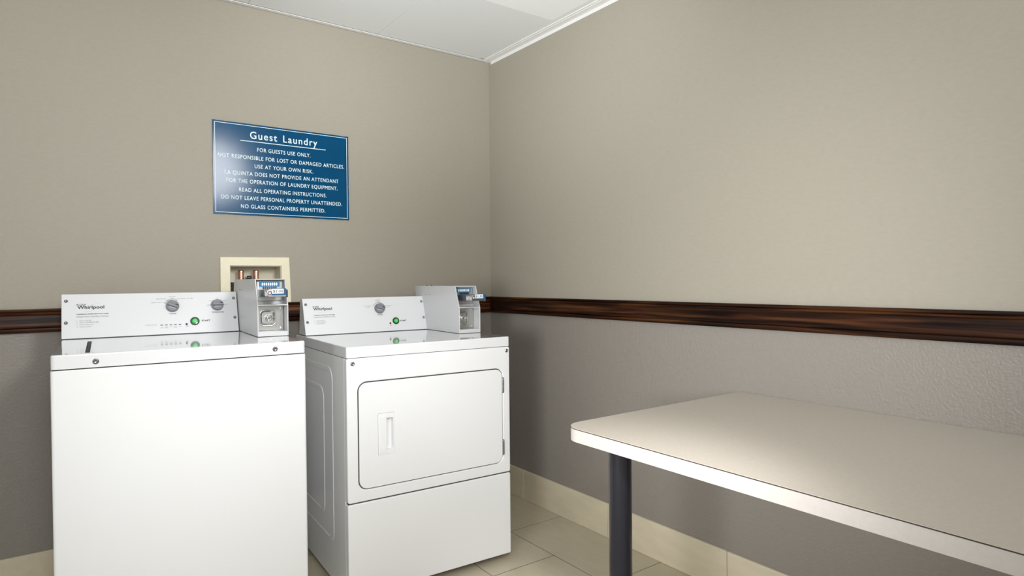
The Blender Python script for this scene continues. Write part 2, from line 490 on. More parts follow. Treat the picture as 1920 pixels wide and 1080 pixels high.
# ------------------------------------------------------------------ the sign
sx0, sx1, sz0, sz1 = -1.437, -0.831, 1.455, 1.860
sign = thing('wall_sign', 'blue rectangular wall sign with pale lettering above the machines', 'sign', ((sx0 + sx1) / 2, 0, sz0))
SW, SH = sx1 - sx0, sz1 - sz0
SF = frame_mtx((0, -0.0055, 0), (1, 0, 0), (0, 0, 1))          # sign plane: x across, z up, facing the room
rnd = random.Random(3)
outl = []
for (a, b_, n) in (((-SW / 2, 0), (SW / 2, 0), 60), ((SW / 2, 0), (SW / 2, SH), 40), ((SW / 2, SH), (-SW / 2, SH), 60), ((-SW / 2, SH), (-SW / 2, 0), 40)):
    for i in range(n):
        t = i / n; j = 0.0 if i == 0 else 1.0
        c = 0.0016 if rnd.random() < 0.18 else 0.0004
        x = a[0] + (b_[0] - a[0]) * t; z = a[1] + (b_[1] - a[1]) * t
        inx = -1 if x > SW / 2 - 1e-6 else (1 if x < -SW / 2 + 1e-6 else 0)
        inz = -1 if z > SH - 1e-6 else (1 if z < 1e-6 else 0)
        outl.append((x + inx * j * rnd.random() * c, z + inz * j * rnd.random() * c))
b = prism_bm(outl, 0, 0.005)
b.normal_update()
for f in b.faces: f.material_index = 0 if abs(f.normal.z) > 0.5 else 1
bm = bmesh.new(); addm(bm, b, frame_mtx((0, -0.0005, 0), (1, 0, 0), (0, 0, 1)))
obj('sign_panel', bm, [SIGNB, SIGNEDGE], sign)
bm = bmesh.new(); ins = 0.0075; w = 0.0022
addm(bm, ring_bm(rr(-SW / 2 + ins, SW / 2 - ins, ins, SH - ins, 0.0001, 1), rr(-SW / 2 + ins + w, SW / 2 - ins - w, ins + w, SH - ins - w, 0.0001, 1), 0, 0.0003), SF)
obj('border_line', bm, SIGNW, sign)
def sxl(x): return x - (sx0 + sx1) / 2
bm = bmesh.new()
add_text(bm, 'Guest', sxl(-1.284), 1.7955 - sz0, 0.031, SF @ Matrix.Translation((0, 0, 0.0004)), width=0.116, space=1.18, bold=0.0007)
obj('heading_word', bm, SIGNW, sign)
bm = bmesh.new()
add_text(bm, 'Laundry', sxl(-1.140), 1.7955 - sz0, 0.031, SF @ Matrix.Translation((0, 0, 0.0004)), width=0.156, space=1.18, bold=0.0007)
obj('heading_word', bm, SIGNW, sign)
bm = bmesh.new(); add_box(bm, sxl(-1.325), sxl(-0.943), -0.0059, -0.0055, 1.7815 - sz0, 1.7845 - sz0)
obj('underline', bm, SIGNW, sign)
for (body, xa, xb, zc) in (('FOR GUESTS USE ONLY.', -1.254, -1.016, 1.749), ('NOT RESPONSIBLE FOR LOST OR DAMAGED ARTICLES.', -1.417, -0.854, 1.711),
        ('USE AT YOUR OWN RISK.', -1.266, -1.005, 1.6745), ('LA QUINTA DOES NOT PROVIDE AN ATTENDANT', -1.390, -0.883, 1.639),
        ('FOR THE OPERATION OF LAUNDRY EQUIPMENT.', -1.384, -0.888, 1.6045), ('READ ALL OPERATING INSTRUCTIONS.', -1.333, -0.942, 1.5665),
        ('DO NOT LEAVE PERSONAL PROPERTY UNATTENDED.', -1.406, -0.867, 1.5305), ('NO GLASS CONTAINERS PERMITTED.', -1.326, -0.949, 1.494)):
    bm = bmesh.new()
    add_text(bm, body, sxl((xa + xb) / 2), zc - 0.0085 - sz0, 0.0165, SF @ Matrix.Translation((0, 0, 0.0004)), width=xb - xa, align='C', space=1.14, bold=0.0003)
    obj('text_line', bm, SIGNW, sign)

# ------------------------------------------------------------------ valve box in the wall
vb = thing('washer_outlet_box', 'cream plastic water outlet box set into the wall behind the washing machine', 'outlet box', (-1.264, 0, 1.016))
ox, oz = -1.264, 1.016
VF = frame_mtx((0, 0, 0), (1, 0, 0), (0, 0, 1))
bm = bmesh.new()
outer = [(-1.414 - ox, 0.0), (-1.1125 - ox, 0.0), (-1.1205 - ox, 1.270 - oz), (-1.414 - ox, 1.2675 - oz)]
inner = [(VX0 - ox, VZ0 - oz), (VX1 - ox, VZ0 - oz), (VX1 - ox, VZ1 - oz), (VX0 - ox, VZ1 - oz)]
addm(bm, ring_bm(outer, inner, 0.0005, 0.007, 0.0015, 2), VF)
obj('frame', bm, CREAM, vb)
bm = bmesh.new(); t = 0.003; x0, x1, z0, z1, dp = VX0 - ox, VX1 - ox, VZ0 - oz, VZ1 - oz, 0.088
add_box(bm, x0, x1, dp, dp + t, z0, z1); add_box(bm, x0, x0 + t, 0, dp, z0, z1); add_box(bm, x1 - t, x1, 0, dp, z0, z1)
add_box(bm, x0 + t, x1 - t, 0, dp, z1 - t, z1); add_box(bm, x0 + t, x1 - t, 0, dp, z0, z0 + t)
obj('recess', bm, CREAM_IN, vb)
for cx in (-1.317, -1.2525):
    bm = bmesh.new()
    addm(bm, lathe_bm([(0.0115, 1.085), (0.0115, 1.172), (0.0122, 1.174), (0.0122, 1.203), (0.0130, 1.204), (0.0130, 1.208), (0.0115, 1.2112), (0.007, 1.2128), (0, 1.2132)], 24),
         Matrix.Translation((cx - ox, 0.052, -oz)))
    p = obj('copper_pipe', bm, COPPER, vb, 35)
    bm = bmesh.new(); addm(bm, lathe_bm([(0.016, 1.058), (0.016, 1.075), (0.019, 1.077), (0.019, 1.094), (0.014, 1.096), (0.0, 1.096)], 12), Matrix.Translation((cx - ox, 0.052, -oz)))
    obj('brass_nut', bm, BRASS, p, 35)
bm = bmesh.new()
add_box(bm, -1.301 - ox, -1.272 - ox, 0.045, 0.055, 1.176 - oz, 1.1805 - oz, 0.001)
addm(bm, lathe_bm([(0.008, -0.009), (0.0095, -0.006), (0.0095, 0.006), (0.008, 0.009)], 16), Matrix.Translation((-1.283 - ox, 0.05, 1.178 - oz)) @ Matrix.Rotation(PI / 2, 4, 'Y'))
obj('valve_lever', bm, KNOB_D, vb, 35)
bm = bmesh.new()
addm(bm, tube_bm([(-1.363 - ox, 0.03, 1.066 - oz), (-1.363 - ox, 0.026, 1.11 - oz), (-1.362 - ox, 0.02, 1.14 - oz), (-1.361 - ox, 0.02, 1.158 - oz)], 0.008, 12))
obj('water_hose', bm, BLACKR, vb, 40)

# ------------------------------------------------------------------ machines
W, D = 0.686, 0.68
OFF = Matrix.Translation((-W / 2, -D / 2, 0))       # machine drawings run from the front left corner

def screw_bm(r=0.008, h=0.004):
    b = lathe_bm([(0, 0), (r, 0), (r * 1.02, h * 0.3), (r * 0.85, h * 0.75), (r * 0.62, h), (r * 0.55, h * 0.85), (r * 0.3, h * 0.6), (0, h * 0.6)], 24, cap=False)
    return b

FRONT = frame_mtx((0, 0, 0), (1, 0, 0), (0, 0, 1))   # (u, z) plane looking out of the machine front

def put(name, bm, mats, parent, smooth=None):
    bmesh.ops.transform(bm, matrix=OFF, verts=bm.verts)
    return obj(name, bm, mats, parent, smooth)

def console(root, v0, z0, v1, z1, u0, u1, vback):
    """sloped control console; returns the part and the matrix of its face (u across, t up the slope)"""
    bm = bmesh.new()
    prof = [(v0 + 0.002 * (v1 - v0) / (z1 - z0), z0 + 0.002), (v1, z1), (vback, z1), (vback + 0.02, z0 + 0.002)]
    A = [bm.verts.new((u0, v, z)) for v, z in prof]; B = [bm.verts.new((u1, v, z)) for v, z in prof]
    for i in range(4): bm.faces.new((A[i], B[i], B[(i + 1) % 4], A[(i + 1) % 4]))
    bm.faces.new(A); bm.faces.new(B[::-1]); bm.normal_update()
    bmesh.ops.bevel(bm, geom=list(bm.edges), offset=0.0022, segments=2, profile=0.5, affect='EDGES')
    add_box(bm, u0 + 0.004, u1 - 0.004, v0 + 0.004, vback + 0.015, z0, z0 + 0.004, mi=1)
    c = put('control_console', bm, [CONSOLE, SHADOWGAP], root, 40)
    d = Vector((0, v1 - v0, z1 - z0))
    return c, frame_mtx((0, v0, z0), (1, 0, 0), d)

def dial(parent, F, u, t, r, angle, label=None):
    bm = bmesh.new()
    T = F @ Matrix.Translation((u, t, 0))
    addm(bm, lathe_bm([(0, 0.0), (r, 0.0), (r, 0.004), (r * 0.96, 0.012), (r * 0.90, 0.014), (0, 0.014)], 40, cap=False), T, 0)
    Rz = T @ Matrix.Rotation(angle, 4, 'Z')
    g = prism_bm(rr(-r * 0.86, r * 0.86, -r * 0.24, r * 0.24, r * 0.16, 4), 0.014, 0.026, 0.003, 2)
    addm(bm, g, Rz, 0)
    stroke(bm, [(-r * 0.84, r * 0.30), (0.0, r * 0.30)], r * 0.13, Rz, 1, 0.0143)
    add_box(bm, r * 0.30, r * 0.80, r * 0.05, r * 0.26, 0.0255, 0.0262, mtx=Rz, mi=1)
    stroke(bm, [(-r * 0.5, -r * 0.36), (r * 0.6, -r * 0.36)], r * 0.10, Rz, 2, 0.0143)
    o = put('dial', bm, [KNOB, KNOB_D, KNOB_L], parent, 35)
    if label: o['label'] = label
    return o

def start_button(parent, F, u, t):
    bm = bmesh.new(); T = F @ Matrix.Translation((u, t, 0))
    addm(bm, lathe_bm([(0, 0), (0.0162, 0), (0.0162, 0.003), (0.015, 0.0045), (0.0125, 0.0045), (0.0115, 0.003), (0, 0.003)], 36, cap=False), T, 0)
    addm(bm, lathe_bm([(0.0112, 0.003), (0.0112, 0.0038), (0.0082, 0.0042), (0.0080, 0.0044)], 36, cap=False), T, 1)
    addm(bm, lathe_bm([(0.0082, 0.0038), (0.0080, 0.0065), (0.0065, 0.0078), (0, 0.0082)], 36, cap=False), T, 2)
    o = put('start_button', bm, [DKGREEN, GREEN, GREEN_L], parent, 35)
    o['label'] = 'round green start button'
    return o

def brand_mark(bm, F, u, t, w, cap):
    """logo: dark word, small ring mark over its start, pale swirl around it"""
    Z = F @ Matrix.Translation((0, 0, 0.0004))
    add_text(bm, 'Whirlpool', u, t, cap, Z, width=w, mi=0, bold=0.0007)
    y = t + cap * 1.36
    stroke(bm, [(u - 0.003, y), (u + 0.001, y + 0.0013), (u + 0.001, y - 0.0013), (u - 0.003, y)], 0.0012, Z, 0)
    stroke(bm, arc_pts(u + 0.0055, y, 0.004, 0.0024, 40, 320, 14), 0.0011, Z, 0)
    stroke(bm, arc_pts(u + 0.0112, y, 0.0036, 0.0024, -150, 150, 14), 0.0011, Z, 0)
    stroke(bm, arc_pts(u + 0.0175, y, 0.0032, 0.0024, 0, 359, 16), 0.0011, Z, 0)
    stroke(bm, [(u + 0.0255, y), (u + 0.0215, y + 0.0014), (u + 0.0215, y - 0.0014), (u + 0.0255, y)], 0.0012, Z, 0)
    stroke(bm, arc_pts(u + w * 0.56, t + cap * 0.35, w * 0.36, cap * 0.85, 30, 100, 14, 0.42), 0.0007, Z, 1)
    stroke(bm, arc_pts(u + w * 0.56, t + cap * 0.35, w * 0.36, cap * 0.85, 195, 262, 14, 0.42), 0.0008, Z, 1)

def console_screw(parent, F, u, t):
    bm = bmesh.new(); addm(bm, screw_bm(0.0058, 0.003), F @ Matrix.Translation((u, t, 0)))
    return put('screw', bm, SCREW, parent, 40)

def coin_box(root, z0, price):
    """coin-slide housing; z0 is the machine top. Numbers are in machine drawing coordinates."""
    u0, u1 = 0.5830, 0.6895
    zb, zt = z0 + 0.1132, z0 + 0.2075
    vf, vt, vb_ = 0.240, 0.277, 0.690
    th = 0.0035
    bm = bmesh.new()
    prof = [(vf, z0 + 0.0015), (vf, zb), (vt, zt), (vb_, zt), (vb_, z0 + 0.0015)]
    for a, b_ in ((u0, u0 + th), (u1 - th, u1)):            # the two side sheets
        s = bmesh.new()
        A = [s.verts.new((a, v, z)) for v, z in prof]; B = [s.verts.new((b_, v, z)) for v, z in prof]
        s.faces.new(A); s.faces.new(B[::-1])
        for i in range(5): s.faces.new((A[i], B[i], B[(i + 1) % 5], A[(i + 1) % 5]))
        s.normal_update(); bmesh.ops.bevel(s, geom=list(s.edges), offset=0.0008, segments=1, affect='EDGES')
        addm(bm, s)
    add_box(bm, u0 + th, u1 - th, vt, vb_, zt - th, zt, 0.0006, 1)            # top
    add_box(bm, u0 + th, u1 - th, vb_ - th, vb_, z0 + 0.0015, zt - th)        # back
    add_box(bm, u0 + th, u1 - th, vf, 0.305, zb - 0.002, zb + 0.002)          # shelf between the two bays
    add_box(bm, u0 + th, u1 - th, vf, 0.306, z0 + 0.0015, z0 + 0.0175)        # bottom lip
    add_box(bm, u0 + th, u1 - th, 0.304, 0.308, z0 + 0.0175, zb - 0.002)      # lower back plate
    slope = (vt - vf) / (zt - zb)
    s = box_bm(u0 + th, u1 - th, 0.302, 0.306, zb + 0.002, zt - th)
    for v in s.verts: v.co.y += (v.co.z - zb) * slope * 0.25
    addm(bm, s)
    add_box(bm, u0 + 0.002, u1 - 0.002, vf + 0.006, vb_ - 0.006, z0, z0 + 0.003, mi=1)
    for (v, z) in ((0.575, zt - 0.040), (0.535, zt - 0.040)):                 # side fixings
        addm(bm, lathe_bm([(0.0022, 0), (0.0018, 0.0008), (0, 0.001)], 10), Matrix.Translation((u0, v, z)) @ Matrix.Rotation(-PI / 2, 4, 'Y'), 1)
    for v in (0.60, 0.55):
        addm(bm, lathe_bm([(0.003, 0), (0.003, 0.003), (0, 0.0036)], 10), Matrix.Translation((u0 + 0.02, v, zt)), 1)
    cb = put('coin_box', bm, [COINBOX, SHADOWGAP], root, 30)
    cb['label'] = 'grey-white metal coin box with slide priced ' + price

    # upper bay: steel face with the blue coin gate
    bm = bmesh.new()
    ub, ut = zb + 0.014, zt - 0.009
    add_box(bm, u0 + 0.010, u1 - 0.007, 0.297, 0.306, ub, ut, 0.001, 1)
    put('coin_gate_plate', bm, STEEL, cb, 30)
    bm = bmesh.new()
    ga, gb, gz0, gz1 = u0 + 0.018, u0 + 0.090, zt - 0.0285, zt - 0.011
    PF = frame_mtx((0, 0.2965, 0), (1, 0, 0), (0, 0, 1))
    addm(bm, prism_bm(rr(ga, gb, gz0, gz1, 0.001, 2), 0.0, 0.0012), PF, 0)
    for k in range(8):
        c = ga + 0.011 + k * 0.0072
        addm(bm, prism_bm(arc_pts(c, (gz0 + gz1) / 2 + 0.0005, 0.0025, 0.0060, 0, 345, 23), 0.0012, 0.0018), PF, 1)
    for k in range(7):
        c = ga + 0.0146 + k * 0.0072
        addm(bm, prism_bm(rr(c - 0.0022, c + 0.0022, gz0 - 0.0085, gz0 - 0.0005, 0.001, 2), 0.0, 0.006), PF, 2)
    addm(bm, prism_bm(rr(ga - 0.006, ga - 0.0008, gz0 - 0.006, gz1, 0.001, 2), 0.0, 0.0014), PF, 1)
    g = put('coin_gate', bm, [BLUE, TAGW, KNOB_D], cb, 30)
    # coin slide pushed out towards the room
    sa, sb, s0, s1, vfr = u0 + 0.0155, u0 + 0.0840, z0 + 0.1450, z0 + 0.1680, 0.156
    bm = bmesh.new()
    add_box(bm, sa + 0.001, sb - 0.004, 0.205, 0.2965, s0 - 0.002, s1 + 0.001, 0.0012, 1, 0)     # dark slide bed
    add_box(bm, sa + 0.0005, sb - 0.002, 0.168, 0.206, s0, s1, 0.002, 2, 1)                       # chrome slide head
    Hf = frame_mtx((0, 0.168, 0), (1, 0, 0), (0, 0, 1))
    addm(bm, prism_bm(rr(sa, sb, s0 - 0.001, s1 + 0.001, [0.008, 0.003, 0.003, 0.008], 6), 0.0, 0.012, 0.002, 2), Hf, 1)
    Ff = frame_mtx((0, 0.1558, 0), (1, 0, 0), (0, 0, 1))
    addm(bm, lathe_bm([(0.0062, 0), (0.0062, 0.001), (0.0050, 0.0014), (0.0046, 0.0006)], 20, cap=False), Ff @ Matrix.Translation((sa + 0.0090, (s0 + s1) / 2 + 0.001, 0)), 2)
    addm(bm, lathe_bm([(0.0046, 0.0004), (0.0044, 0.0014), (0, 0.0018)], 20, cap=False), Ff @ Matrix.Translation((sa + 0.0090, (s0 + s1) / 2 + 0.001, 0)), 3)
    add_box(bm, sb - 0.0045, sb + 0.001, 0.154, 0.172, s0 - 0.003, s1 + 0.001, 0.001, 1, 2)       # dark stop at its end
    put('coin_slide', bm, [DARKSTEEL, CHROME, KNOB_D, PALE_PINK], cb, 35)
    bm = bmesh.new()
    ta, tb = sa + 0.0165, sb - 0.0130
    addm(bm, prism_bm(rr(ta - 0.0005, sb - 0.0045, s1 - 0.0185, s1 + 0.0058, 0.001, 2), 0.0, 0.0012), Ff, 0)
    addm(bm, prism_bm(rr(ta, tb, s1 - 0.0125, s1 + 0.0042, 0.001, 2), 0.0012, 0.0016), Ff, 1)
    add_text(bm, price, (ta + tb) / 2, s1 - 0.0088, 0.0088, Ff @ Matrix.Translation((0, 0, 0.0018)), width=(tb - ta) * 0.84, align='C', mi=2, bold=0.0002)
    tg = put('price_tag', bm, [DBLUE, TAGW, INK], cb)
    tg['label'] = 'small white price tag reading ' + price
    # lower bay: steel vault door with a dished lock
    bm = bmesh.new()
    la, lb, l0, l1 = u0 + 0.0125, u1 - 0.0055, z0 + 0.0185, zb - 0.0045
    LF = frame_mtx((0, 0.3035, 0), (1, 0, 0), (0, 0, 1))
    cxl, czl = la + 0.034, (l0 + l1) / 2 + 0.001
    dish_o = rr(cxl - 0.0275, cxl + 0.0275, czl - 0.030, czl + 0.030, 0.015, 6)
    dish_i = rr(cxl - 0.019, cxl + 0.019, czl - 0.021, czl + 0.021, 0.009, 6)
    addm(bm, ring_bm(rr(la, lb, l0, l1, 0.0008, 6), dish_o, 0.0, 0.009, 0.0006, 1), LF)
    rim = rr(cxl - 0.0245, cxl + 0.0245, czl - 0.027, czl + 0.027, 0.0135, 6)
    addm(bm, ring_bm(dish_o, rim, 0.005, 0.0112, 0.0012, 2), LF)
    s = bmesh.new(); n = len(dish_o)
    A = [s.verts.new((p[0], p[1], 0.0085)) for p in rim]; B = [s.verts.new((p[0], p[1], 0.0006)) for p in dish_i]
    for i in range(n): s.faces.new((A[i], A[(i + 1) % n], B[(i + 1) % n], B[i]))
    s.faces.new(B); addm(bm, s, LF)
    for (x_, z_) in ((lb - 0.009, l1 - 0.009), (lb - 0.009, l0 + 0.008)):
        addm(bm, lathe_bm([(0.0042, 0.009), (0.004, 0.0105), (0.002, 0.0112), (0, 0.0112)], 14), LF @ Matrix.Translation((x_, z_, 0)), 1)
    for k in range(3):
        addm(bm, lathe_bm([(0.0016, 0.009), (0.0012, 0.0098), (0, 0.0098)], 8), LF @ Matrix.Translation((lb - 0.0085, czl + 0.006 - k * 0.0055, 0)), 1)
    put('vault_door', bm, [STEEL, CHROME], cb, 40)
    bm = bmesh.new()
    T = LF @ Matrix.Translation((cxl + 0.004, czl, 0))
    addm(bm, lathe_bm([(0.0125, 0.0006), (0.0125, 0.006), (0.0115, 0.0085), (0.0095, 0.0095), (0.0088, 0.0070), (0.0075, 0.0066)], 28, cap=False), T, 0)
    addm(bm, lathe_bm([(0.0078, 0.004), (0.0075, 0.0082), (0.0068, 0.0086), (0, 0.0086)], 24, cap=False), T, 0)
    add_box(bm, -0.0011, 0.0011, -0.0048, 0.0048, 0.0084, 0.0089, mtx=T, mi=1)
    put('lock', bm, [CHROME, KNOB_D], cb, 35)
    return cb

# ---- washing machine
WZ = 0.9618
aw = -0.0484
c, s = math.cos(aw), math.sin(aw)
washer = thing('washing_machine', 'white top-loading coin washing machine, the left and taller of the two machines', 'washing machine',
               (-2.007 + W / 2 * c - D / 2 * s, -0.8247 + W / 2 * s + D / 2 * c, 0), aw)
bm = bmesh.new()
b = prism_bm(rr(0, W, 0, D, [0.009, 0.009, 0.004, 0.004], 5), 0.022, 0.9190, 0.003, 2, True)
addm(bm, b)
put('cabinet', bm, ENAMEL, washer, 35)
bm = bmesh.new(); addm(bm, prism_bm(rr(0.004, W - 0.004, 0.0035, D - 0.004, 0.008, 4), 0.9180, 0.9235))
put('top_gap_shade', bm, SHADOWGAP, washer)  # added dark slab, paints the shade in the seam under the top
bm = bmesh.new()
lu0, lu1, lv0, lv1 = 0.080, 0.604, 0.034, 0.50
addm(bm, ring_bm(rr(0.0008, W - 0.0008, 0.0, D, [0.012, 0.012, 0.005, 0.005], 5), rr(lu0, lu1, lv0, lv1, 0.004, 5), 0.9222, WZ, 0.0045, 3))
top = put('top_panel', bm, ENAMEL_TOP, washer, 50)
bm = bmesh.new()
addm(bm, prism_bm(rr(lu0 + 0.0105, lu1 - 0.0009, lv0 + 0.0009, lv1 - 0.0009, 0.004, 5), WZ - 0.022, WZ - 0.0002, 0.0012, 2))
put('lid', bm, ENAMEL_TOP, top, 50)
bm = bmesh.new(); add_box(bm, lu0 - 0.001, lu1 + 0.001, lv0 - 0.001, lv1 + 0.001, WZ - 0.030, WZ - 0.0225)
add_box(bm, lu0 + 0.0004, lu0 + 0.0100, lv0 + 0.012, lv1 - 0.03, WZ - 0.0225, WZ - 0.0012)
put('lid_gap_shade', bm, SHADOWGAP, top)  # dark filler painting the shade in the gap round the lid
for (u, z) in ((0.1045, 0.9388), (0.5885, 0.9405)):
    bm = bmesh.new(); addm(bm, screw_bm(0.0078, 0.0035), FRONT @ Matrix.Translation((u, z, 0)))
    put('screw', bm, SCREW, top, 40)
con, F = console(washer, 0.5804, WZ, 0.6353, 1.120, 0.0008, 0.5796, 0.662)
for (u, t) in ((0.0143, 0.1417), (0.0138, 0.0604), (0.568, 0.140), (0.5675, 0.0593)): console_screw(con, F, u, t)
dial(con, F, 0.349, 0.1117, 0.0226, math.radians(-22))
dial(con, F, 0.5065, 0.1119, 0.0222, math.radians(0))
start_button(con, F, 0.423, 0.0493)
Z = F @ Matrix.Translation((0, 0, 0.0003))
bm = bmesh.new(); brand_mark(bm, F, 0.0474, 0.1110, 0.0806, 0.0118)
put('logo', bm, [INK, INKL], con)
bm = bmesh.new()
add_text(bm, 'COMMERCIAL WASHER HEAVY DUTY SERIES', 0.0442, 0.0897, 0.0030, Z, width=0.0972, mi=0, bold=0.0003)
add_text(bm, 'OPERATING INSTRUCTIONS', 0.0442, 0.0790, 0.0052, Z, width=0.0963, mi=1)
for i, (tt, ln, w) in enumerate(((0.0655, 'Select CYCLE', 0.034), (0.0585, 'Select TEMPERATURE', 0.057), (0.0505, 'Insert Payment', 0.041), (0.0422, 'Press START', 0.034))):
    add_text(bm, '%d.' % (i + 1), 0.0447, tt, 0.0040, Z, mi=1); add_text(bm, ln, 0.0540, tt, 0.0040, Z, width=w, mi=1)
put('instruction_print', bm, [INK, INKG], con)
bm = bmesh.new()
add_text(bm, 'CYCLES', 0.349, 0.0803, 0.0042, Z, width=0.0225, align='C', bold=0.0002); put('dial_caption', bm, INK, con)
bm = bmesh.new()
add_text(bm, 'HEAVY DUTY', 0.3185, 0.1268, 0.0033, Z, width=0.041, align='R', mi=1)
add_text(bm, 'DELICATES', 0.3270, 0.1413, 0.0033, Z, width=0.032, align='R', mi=1)
add_text(bm, 'MIXED', 0.3492, 0.1492, 0.0033, Z, width=0.021, align='C', mi=1)
add_text(bm, 'NORMAL ECO', 0.3690, 0.1413, 0.0033, Z, width=0.044, mi=1)
stroke(bm, [(0.4155, 0.1430), (0.4190, 0.1430)], 0.0024, Z, 0)
stroke(bm, arc_pts(0.349, 0.1117, 0.0300, 0.0300, 58, 152, 20), 0.0010, Z, 0)
stroke(bm, arc_pts(0.349, 0.1117, 0.0258, 0.0258, 92, 156, 14), 0.0013, Z, 0)
for a in (58, 90, 122, 152):
    addm(bm, prism_bm(arc_pts(0.349 + 0.03 * math.cos(math.radians(a)), 0.1117 + 0.03 * math.sin(math.radians(a)), 0.0016, 0.0016, 0, 330, 11), 0, 0.0002), Z, 0)
put('cycle_print', bm, [INK, INKG], con)
bm = bmesh.new(); add_text(bm, 'START', 0.4466, 0.0470, 0.0058, Z, width=0.0300, bold=0.0006); put('start_print', bm, INK, con)
bm = bmesh.new(); add_text(bm, 'TEMPERATURE', 0.5062, 0.0808, 0.0042, Z, width=0.0435, align='C', bold=0.0002); put('dial_caption', bm, INK, con)
bm = bmesh.new()
stroke(bm, arc_pts(0.5065, 0.1119, 0.0240, 0.0240, 70, 178, 20), 0.0010, Z, 0)
for a in (3, 45, 90, 137, 178):
    addm(bm, prism_bm(arc_pts(0.5065 + 0.0242 * math.cos(math.radians(a)), 0.1119 + 0.0242 * math.sin(math.radians(a)), 0.0015, 0.0015, 0, 330, 11), 0, 0.0002), Z, 0)
add_text(bm, 'TAP', 0.4795, 0.1140, 0.0028, Z, width=0.009, align='R', mi=1); add_text(bm, 'COLD', 0.4795, 0.1090, 0.0028, Z, width=0.012, align='R', mi=1)
add_text(bm, 'COLD', 0.4855, 0.1300, 0.0028, Z, width=0.011, align='R', mi=1)
add_text(bm, 'COOL', 0.5065, 0.1395, 0.0028, Z, width=0.011, align='C', mi=1)
add_text(bm, 'WARM', 0.5275, 0.1302, 0.0028, Z, width=0.0135, mi=1)
add_text(bm, 'HOT', 0.5350, 0.1120, 0.0028, Z, width=0.0090, mi=1)
put('temperature_print', bm, [INK, INKG], con)
bm = bmesh.new()
add_text(bm, 'CYCLE STATUS', 0.2551, 0.0385, 0.0036, Z, width=0.0385, mi=1)
for i, w2 in enumerate((('IN', 'USE'), ('RINSE', 'AGAIN'), ('RINSE', ''), ('FINAL', 'SPIN'), ('DONE', ''))):
    u = 0.3098 + i * 0.0153
    add_text(bm, w2[0], u, 0.0298, 0.0024, Z, width=0.003 + 0.0016 * len(w2[0]), align='C', mi=1)
    if w2[1]: add_text(bm, w2[1], u, 0.0262, 0.0024, Z, width=0.003 + 0.0016 * len(w2[1]), align='C', mi=1)
put('status_print', bm, [INK, INKG], con)
bm = bmesh.new()
add_text(bm, 'LID', 0.3955, 0.0315, 0.0024, Z, width=0.007, align='C', mi=1); add_text(bm, 'LOCKED', 0.3960, 0.0282, 0.0024, Z, width=0.013, align='C', mi=1)
put('lock_print', bm, [INK, INKG], con)
for i in range(5):
    bm = bmesh.new(); u = 0.3098 + i * 0.0153
    addm(bm, prism_bm(rr(u - 0.0046, u + 0.0046, 0.0372, 0.0400, 0.0006, 2), 0, 0.0008), F); put('indicator_light', bm, KNOB_D, con)
bm = bmesh.new(); addm(bm, lathe_bm([(0.0040, 0), (0.0040, 0.001), (0.0025, 0.0022), (0, 0.0024)], 18), F @ Matrix.Translation((0.3939, 0.0385, 0)))
put('indicator_lamp', bm, KNOB_D, con, 35)
coin_box(washer, WZ, '$2.00')
for (u, v) in ((0.05, 0.05), (W - 0.05, 0.05), (0.05, D - 0.05), (W - 0.05, D - 0.05)):
    bm = bmesh.new(); addm(bm, lathe_bm([(0.022, 0), (0.022, 0.008), (0.008, 0.010), (0.008, 0.026)], 16), Matrix.Translation((u, v, 0)))
    put('foot', bm, BLACKR, washer, 35)

# ---- dryer
DZ = 0.9247
ad = -0.0458
c, s = math.cos(ad), math.sin(ad)
dryer = thing('tumble_dryer', 'white front-loading coin tumble dryer with a square door, right of the washing machine', 'dryer',
              (-1.166 + W / 2 * c - D / 2 * s, -0.8147 + W / 2 * s + D / 2 * c, 0), ad)
bm = bmesh.new()
addm(bm, prism_bm(rr(0.0005, W - 0.0005, 0.030, D, 0.004, 4), 0.028, 0.8832, 0.002, 2, True))
SIDE = frame_mtx((0.0006, 0, 0), (0, -1, 0), (0, 0, 1))      # left side, facing -u
def side_plate(va, vb2, za, zb2, h, r):
    b = prism_bm(rr(-vb2, -va, za, zb2, r, 6), -0.001, h, h * 0.9, 3)
    addm(bm, b, SIDE)
addm(bm, ring_bm(rr(-0.63, -0.165, 0.165, 0.835, 0.05, 6), rr(-0.61, -0.185, 0.185, 0.815, 0.04, 6), -0.001, 0.0016, 0.0015, 3), SIDE)
addm(bm, ring_bm(rr(-0.58, -0.275, 0.245, 0.750, 0.05, 6), rr(-0.56, -0.293, 0.263, 0.732, 0.04, 6), -0.001, 0.0016, 0.0015, 3), SIDE)
put('cabinet', bm, ENAMEL, dryer, 35)
bm = bmesh.new(); addm(bm, prism_bm(rr(0.004, W - 0.004, 0.004, D - 0.004, 0.004, 3), 0.8825, 0.8870)); put('top_gap_shade', bm, SHADOWGAP, dryer)  # the slab below the top is dark filler standing for shade in the joint
bm = bmesh.new(); addm(bm, prism_bm(rr(0, W, 0, D, [0.008, 0.008, 0.007, 0.007], 5), 0.8856, DZ, 0.0042, 3))
put('top_panel', bm, ENAMEL_TOP, dryer, 50)

